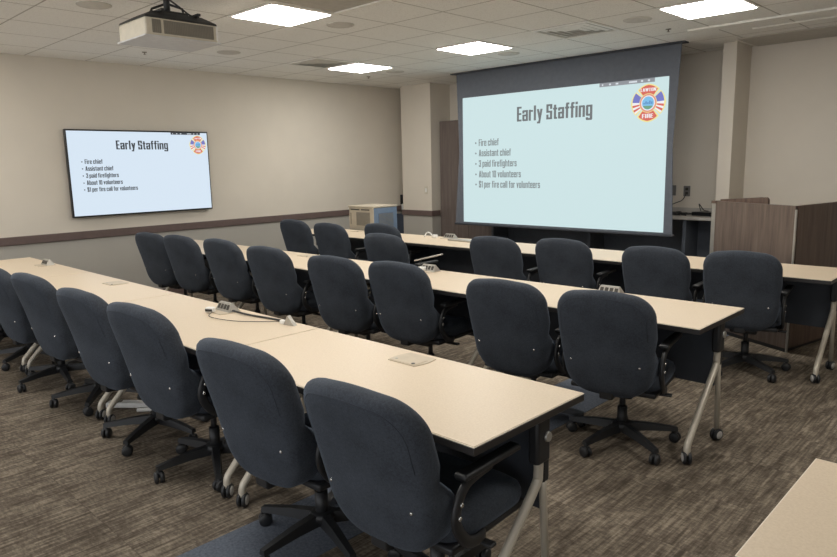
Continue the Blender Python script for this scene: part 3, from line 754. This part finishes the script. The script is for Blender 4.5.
# ------------------------------------------------------------------ things on the tables
mb = MB(); mb.tube(smooth_path([(-3.44, 1.868, ZT + 0.010), (-3.35, 1.80, ZT + 0.006), (-3.15, 1.83, ZT + 0.006), (-3.0, 1.93, ZT + 0.006), (-2.93, 1.99, ZT + 0.006)], 6), 0.002, 6)
mb.tube(smooth_path([(-3.36, 1.95, ZT + 0.012), (-3.22, 1.96, ZT + 0.008), (-3.08, 1.985, ZT + 0.006), (-2.96, 2.0, ZT + 0.006)], 6), 0.006, 6)
tag(mb.build('power_cable', M['plastic']), 'thin black cable looping from the raised module on the nearest row', 'cable')
def gadget(name, x, y, z, w, d, h, m, rz=0.0, tilt=0.0):
    mb = MB(); mb.box(-w/2, w/2, -d/2, d/2, 0, h, min(h, w, d) * 0.25, M=Matrix.Rotation(tilt, 4, 'X')); o = mb.build(name, m); o.location = (x, y, z); o.rotation_euler.z = rz; return o
o = empty('plug_adapter', (-3.465, 1.868, ZT + 0.003), 0.5)
mb = MB(); mb.box(-0.025, 0.025, -0.018, 0.018, 0, 0.030, 0.006); mb.build('adapter_body', M['white'], o)
mb = MB(); mb.box(-0.022, 0.022, -0.0195, -0.016, 0.008, 0.022, 0.001); mb.build('adapter_face', M['bezel'], o)
tag(o, 'small white plug adapter at the raised module on the nearest row', 'adapter')
o = empty('cable_connector', (-2.89, 1.975, ZT), 0.2)
mb = MB(); mb.prism([(0.0, 0.0), (0.075, 0.0), (0.03, 0.05)], lambda a, b, d: (a, d, b), -0.012, 0.012); mb.build('connector_shell', M['module_grey'], o)
mb = MB(); mb.box(-0.03, 0.0, -0.01, 0.01, 0, 0.022, 0.004); mb.build('connector_plug', M['white'], o)
tag(o, 'grey wedge-shaped connector at the cable end on the nearest row', 'connector')
# raised arm device on row B
o = empty('power_flap', (-3.53, 3.70, ZT + 0.003), 0.15)
mb = MB(); mb.box(-0.035, 0.03, -0.03, 0.02, 0, 0.03, 0.008); mb.build('device_base', M['white'], o)
mb = MB(); mb.box(-0.10, 0.15, -0.025, 0.025, 0.0, 0.012, 0.004, M=Matrix.Translation((0.0, 0.05, 0.085)) @ Matrix.Rotation(R(-14), 4, 'Y')); mb.build('raised_flap', M['module_grey'], o)
mb = MB(); mb.tube([(-0.03, 0.01, 0.02), (-0.05, 0.045, 0.075)], 0.006, 8); mb.build('hinge_arm', M['dark'], o)
tag(o, 'open grey flap and white plug on the middle row power module', 'power flap')
# flat grey case and white cable parts on row C
tag(gadget('flat_case', -4.48, 5.40, ZT, 0.52, 0.10, 0.018, M['module_grey'], -0.06), 'slim flat grey case lying on the table below the screen', 'case')
o = empty('plug_adapter', (-5.02, 5.47, ZT + 0.003), 0.3)
mb = MB(); mb.box(-0.03, 0.03, -0.02, 0.02, 0, 0.035, 0.006); mb.build('adapter_body', M['white'], o)
mb = MB(); mb.tube(smooth_path([(-0.03, 0, 0.02), (-0.07, 0.02, 0.05), (-0.11, 0.02, 0.05), (-0.13, 0.0, 0.008)], 5), 0.007, 8); mb.build('adapter_cable', M['white'], o)
tag(o, 'white plug with a looped cable on the table below the screen', 'adapter')
# white strip on the floor under the nearest row
o = empty('power_strip', (-4.36, 1.72, 0.0), R(40))
mb = MB(); mb.box(-0.15, 0.15, -0.035, 0.035, 0.0, 0.035, 0.008); mb.build('strip_body', M['white'], o)
mb = MB()
mb.lathe([(0.03, 0.034), (0.03, 0.038), (0.015, 0.038)], (-0.08, 0, 0)); mb.build('strip_socket', M['grille'], o)
mb = MB(); mb.tube(smooth_path([(0.15, 0, 0.015), (0.22, 0.06, 0.012), (0.26, 0.0, 0.012), (0.2, -0.08, 0.012), (0.1, -0.1, 0.012)], 6), 0.012, 8); mb.build('strip_cable', M['white'], o)
tag(o, 'white power strip with cable on the floor under the nearest row', 'power strip')

# ------------------------------------------------------------------ front: wood cabinet, counter, lectern, rack
cab = empty('wood_cabinet', (-6.49, 7.83, 0))
mb = MB(); mb.box(-0.565, 0.565, 0.02, 0.26, 0, 2.19, 0.003); mb.build('cabinet_body', M['wood2'], cab)
for s in (-1, 1):
    mb = MB(); mb.box(min(s * 0.003, s * 0.56), max(s * 0.003, s * 0.56), 0.0, 0.019, 0.08, 2.185, 0.002); dd = mb.build('cabinet_door', M['wood2'], cab)
    mb = MB(); mb.tube([(s * 0.05, -0.025, 1.0), (s * 0.05, -0.025, 1.16)], 0.006, 8); mb.cyl((s * 0.05, -0.025, 1.01), (s * 0.05, 0, 1.01), 0.005, n=8); mb.cyl((s * 0.05, -0.025, 1.15), (s * 0.05, 0, 1.15), 0.005, n=8); mb.build('door_handle', M['metal'], dd)
tag(cab, 'tall grey-brown wood cabinet between the pillar and the projection screen', 'cabinet')
ct = empty('wall_counter', (-4.35, 8.10, 0))
mb = MB(); mb.box(-1.57, 1.55, -0.50, 0.0, 0.860, 0.895, 0.005); mb.build('countertop', M['counter'], ct)
mb = MB(); mb.box(-1.57, 1.55, -0.02, 0.0, 0.895, 0.965, 0.003); mb.build('backsplash', M['counter'], ct)
mb = MB(); mb.box(-1.55, 1.53, -0.10, -0.08, 0.06, 0.86, 0.002); mb.build('back_panel', M['slate'], ct)
for x in (-1.54, 0.0, 1.22): mb = MB(); mb.box(x - 0.02, x + 0.02, -0.46, -0.10, 0, 0.86, 0.003); mb.build('support_leg', M['slate'], ct)
tag(ct, 'grey counter along the front wall behind the projection screen', 'counter')
mb = MB()
for k in range(6):
    random.seed(30 + k); p = [(-3.30 + random.uniform(-0.18, 0.14), 7.85 + random.uniform(-0.12, 0.15), 0.901 + random.uniform(0, 0.02)) for _ in range(6)]
    mb.tube(smooth_path(p, 5), 0.006, 6)
mb.tube(smooth_path([(-3.30, 8.085, 1.15), (-3.33, 8.04, 1.06), (-3.40, 7.98, 1.02), (-3.5, 7.92, 0.96), (-3.5, 7.85, 0.905)], 5), 0.005, 6)
tag(mb.build('cable_tangle', M['plastic']), 'tangle of black cables on the counter under the wall outlets', 'cables')
o = empty('network_box', (-2.98, 7.86, 0.895), -0.15)
mb = MB(); mb.box(-0.13, 0.13, -0.08, 0.08, 0, 0.045, 0.006); mb.build('box_body', M['bezel'], o)
mb = MB(); mb.tube(smooth_path([(-0.08, 0.05, 0.03), (-0.12, 0.06, 0.13), (-0.06, 0.06, 0.06), (0.0, 0.06, 0.05)], 5), 0.005, 6); mb.build('antenna_cable', M['bezel'], o)
tag(o, 'flat black box on the counter beside the wing wall', 'box')
for k, (x, z, lab) in enumerate([(-3.476, 1.17, 'blank grey wall plate above the counter'), (-3.304, 1.163, 'grey wall outlet with a plugged-in cable above the counter')]):
    o = empty('wall_plate', (x, YF, z))
    mb = MB(); mb.box(-0.04, 0.04, -0.008, 0, -0.062, 0.062, 0.003); mb.build('plate', M['plate'], o)
    if k:
        for q in (-0.025, 0.025): mb = MB(); mb.box(-0.017, 0.017, -0.012, -0.006, q - 0.016, q + 0.016, 0.003); mb.build('socket', M['socket'], o)
    tag(o, lab, 'wall plate', 'wall plates above the counter')
o = empty('light_switch', (-7.185, 7.65, 1.15))
mb = MB(); mb.box(-0.036, 0.036, -0.007, 0, -0.058, 0.058, 0.003); mb.build('switch_plate', M['cream'], o)
mb = MB(); mb.box(-0.016, 0.016, -0.012, -0.005, -0.032, 0.032, 0.003); mb.build('rocker', M['white'], o)
tag(o, 'cream light switch on the pillar left of the screen', 'light switch')
# little wall device and dark blue block filling the gap beside pillar
o = empty('wall_phone', (XL, 7.86, 0.93))
mb = MB(); mb.box(0.0, 0.03, -0.02, 0.02, -0.03, 0.13, 0.006); mb.build('phone_body', M['bezel'], o)
mb = MB(); mb.box(0.02, 0.05, -0.018, 0.012, -0.12, -0.02, 0.008); mb.build('handset', M['white'], o)
tag(o, 'small black and white device on the left wall beside the pillar', 'wall device')
o = empty('gap_block', (-7.81, 7.80, 0))
mb = MB(); mb.rings([[Vector((x * s * 0.10, y * s * 0.13, z)) for x, y in ((-1,-1),(1,-1),(1,1),(-1,1))] for s, z in ((0.85, 0), (1.0, 0.72))], smooth=False); mb.build('block_body', M['bin'], o)
mb = MB(); mb.box(-0.105, 0.105, -0.135, 0.135, 0.72, 0.76, 0.01); mb.build('block_rim', M['bin'], o)
tag(o, 'narrow dark blue block in the gap between left wall and pillar', 'bin')
# AV rack behind row C
o = empty('equipment_rack', (-6.485, 5.89, 0))
mb = MB(); mb.box(-0.235, 0.235, -0.21, 0.20, 0.05, 1.02, 0.008); mb.build('rack_body', M['rack'], o)
mb = MB(); mb.box(-0.245, 0.245, -0.22, 0.21, 1.02, 1.04, 0.006); mb.build('rack_top', M['rack'], o)
mb = MB(); mb.box(-0.09, 0.17, -0.217, -0.208, 0.79, 0.96, 0.003); v_ = mb.build('front_vent', M['rack_vent'], o)
mb = MB()
for k in range(11): mb.box(-0.085, 0.165, -0.220, -0.215, 0.798 + k * 0.0148, 0.804 + k * 0.0148)
mb.build('vent_slats', M['grille'], v_)
mb = MB(); mb.box(-0.20, -0.03, -0.214, -0.208, 0.985, 1.0, 0.002); mb.box(0.0, 0.16, -0.214, -0.208, 0.985, 1.0, 0.002); mb.build('slot_strip', M['socket'], o)
mb = MB(); mb.box(-0.205, -0.19, -0.218, -0.208, 0.80, 0.95, 0.003); mb.build('rack_handle', M['rack_vent'], o)
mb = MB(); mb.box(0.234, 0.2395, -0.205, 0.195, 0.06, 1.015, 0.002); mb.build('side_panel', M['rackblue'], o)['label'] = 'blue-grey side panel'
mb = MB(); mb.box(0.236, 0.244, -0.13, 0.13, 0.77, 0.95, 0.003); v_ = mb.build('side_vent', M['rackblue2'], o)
mb = MB()
for k in range(11): mb.box(0.241, 0.246, -0.125, 0.125, 0.778 + k * 0.0155, 0.785 + k * 0.0155)
mb.build('vent_slats', M['grille'], v_)
for x in (-0.2, 0.2):
    for y in (-0.17, 0.16): mb = MB(); mb.lathe([(0.022, 0), (0.022, 0.03), (0.012, 0.05)], (x, y, 0), n=14); mb.build('foot', M['plastic'], o)
tag(o, 'beige vented equipment rack standing behind the table near the pillar', 'equipment rack')
# lectern: corner towards the camera
lc = empty('lectern', (-1.493, 5.762, 0))
ax = Vector((-0.79, 0.395, 0)).normalized(); bx = Vector((0.13, 0.62, 0)).normalized()
W1, W2, HL = 0.88, 0.80, 1.17
def lp(a, b, z): return ax * a + bx * b + Vector((0, 0, z))
def slab(a0, a1, b0, b1, z0, z1):
    mb = MB(); mb.rings([[lp(a0, b0, z), lp(a1, b0, z), lp(a1, b1, z), lp(a0, b1, z)] for z in (z0, z1)], smooth=False); return mb
slab(0.012, W1 - 0.045, 0.0, 0.03, 0.03, HL).build('front_panel', M['wood'], lc)
slab(0.0, 0.03, 0.032, W2, 0.03, HL).build('side_panel', M['wood_dark'], lc)
slab(W1 - 0.03, W1, 0.032, W2, 0.03, HL).build('side_panel', M['wood_dark'], lc)
slab(-0.004, 0.012, -0.004, 0.012, 0.0, HL - 0.03).build('corner_strip', M['metal'], lc)
slab(W1 - 0.045, W1, -0.002, 0.034, 0.0, HL - 0.02).build('end_post', M['metal'], lc)
slab(W1 - 0.05, W1 + 0.004, -0.006, 0.038, HL - 0.02, HL + 0.004).build('post_cap', M['wood_dark'], lc)
slab(0.03, W1 - 0.03, 0.032, W2, 0.86, 0.90).build('work_surface', M['counter'], lc)
slab(0.02, W1, 0.0, W2, 0.0, 0.03).build('plinth', M['plastic'], lc)
mb = MB(); poly = [(0.34, 1.0), (0.86, 1.0), (0.86, HL + 0.012)] + [(0.37 + 0.03 * math.cos(R(a)), HL + 0.018 + 0.03 * math.sin(R(a))) for a in range(90, 181, 15)]
mb.prism(poly, lambda a, b, d: lp(a, d, b), 0.10, 0.13); mb.build('reading_board', M['wood_dark'], lc)
slab(0.4, 0.8, 0.10, 0.13, 0.90, 1.0).build('board_support', M['plastic'], lc)
tag(lc, 'brown wood-veneer lectern console with metal corner posts behind the aisle table', 'lectern')

# ------------------------------------------------------------------ camera, world
f, pitch, yaw, roll = 670.4866, R(9.6625), R(44.0243), R(-1.2291)
fwd = Vector((-math.sin(yaw) * math.cos(pitch), math.cos(yaw) * math.cos(pitch), -math.sin(pitch)))
right = Vector((math.cos(yaw), math.sin(yaw), 0)); up = right.cross(fwd)
r2 = right * math.cos(roll) + up * math.sin(roll); u2 = -right * math.sin(roll) + up * math.cos(roll)
cam = bpy.data.cameras.new('camera'); co = bpy.data.objects.new('camera', cam); COL.objects.link(co)
co.matrix_world = Matrix(((r2.x, u2.x, -fwd.x, 0), (r2.y, u2.y, -fwd.y, 0), (r2.z, u2.z, -fwd.z, 1.5486), (0, 0, 0, 1)))
cam.sensor_width = 36; cam.sensor_fit = 'HORIZONTAL'; cam.lens = f * 36 / 837; cam.clip_start = 0.05
S.camera = co
w = bpy.data.worlds.new('world'); S.world = w; w.use_nodes = True
w.node_tree.nodes['Background'].inputs[0].default_value = (0.8, 0.82, 0.85, 1); w.node_tree.nodes['Background'].inputs[1].default_value = 1.7  # added white fill light, entering where the back wall is left out
S.view_settings.view_transform = 'Standard'; S.view_settings.look = 'None'; S.view_settings.gamma = 1.0; S.view_settings.exposure = 0.0
S.view_settings.use_curve_mapping = False
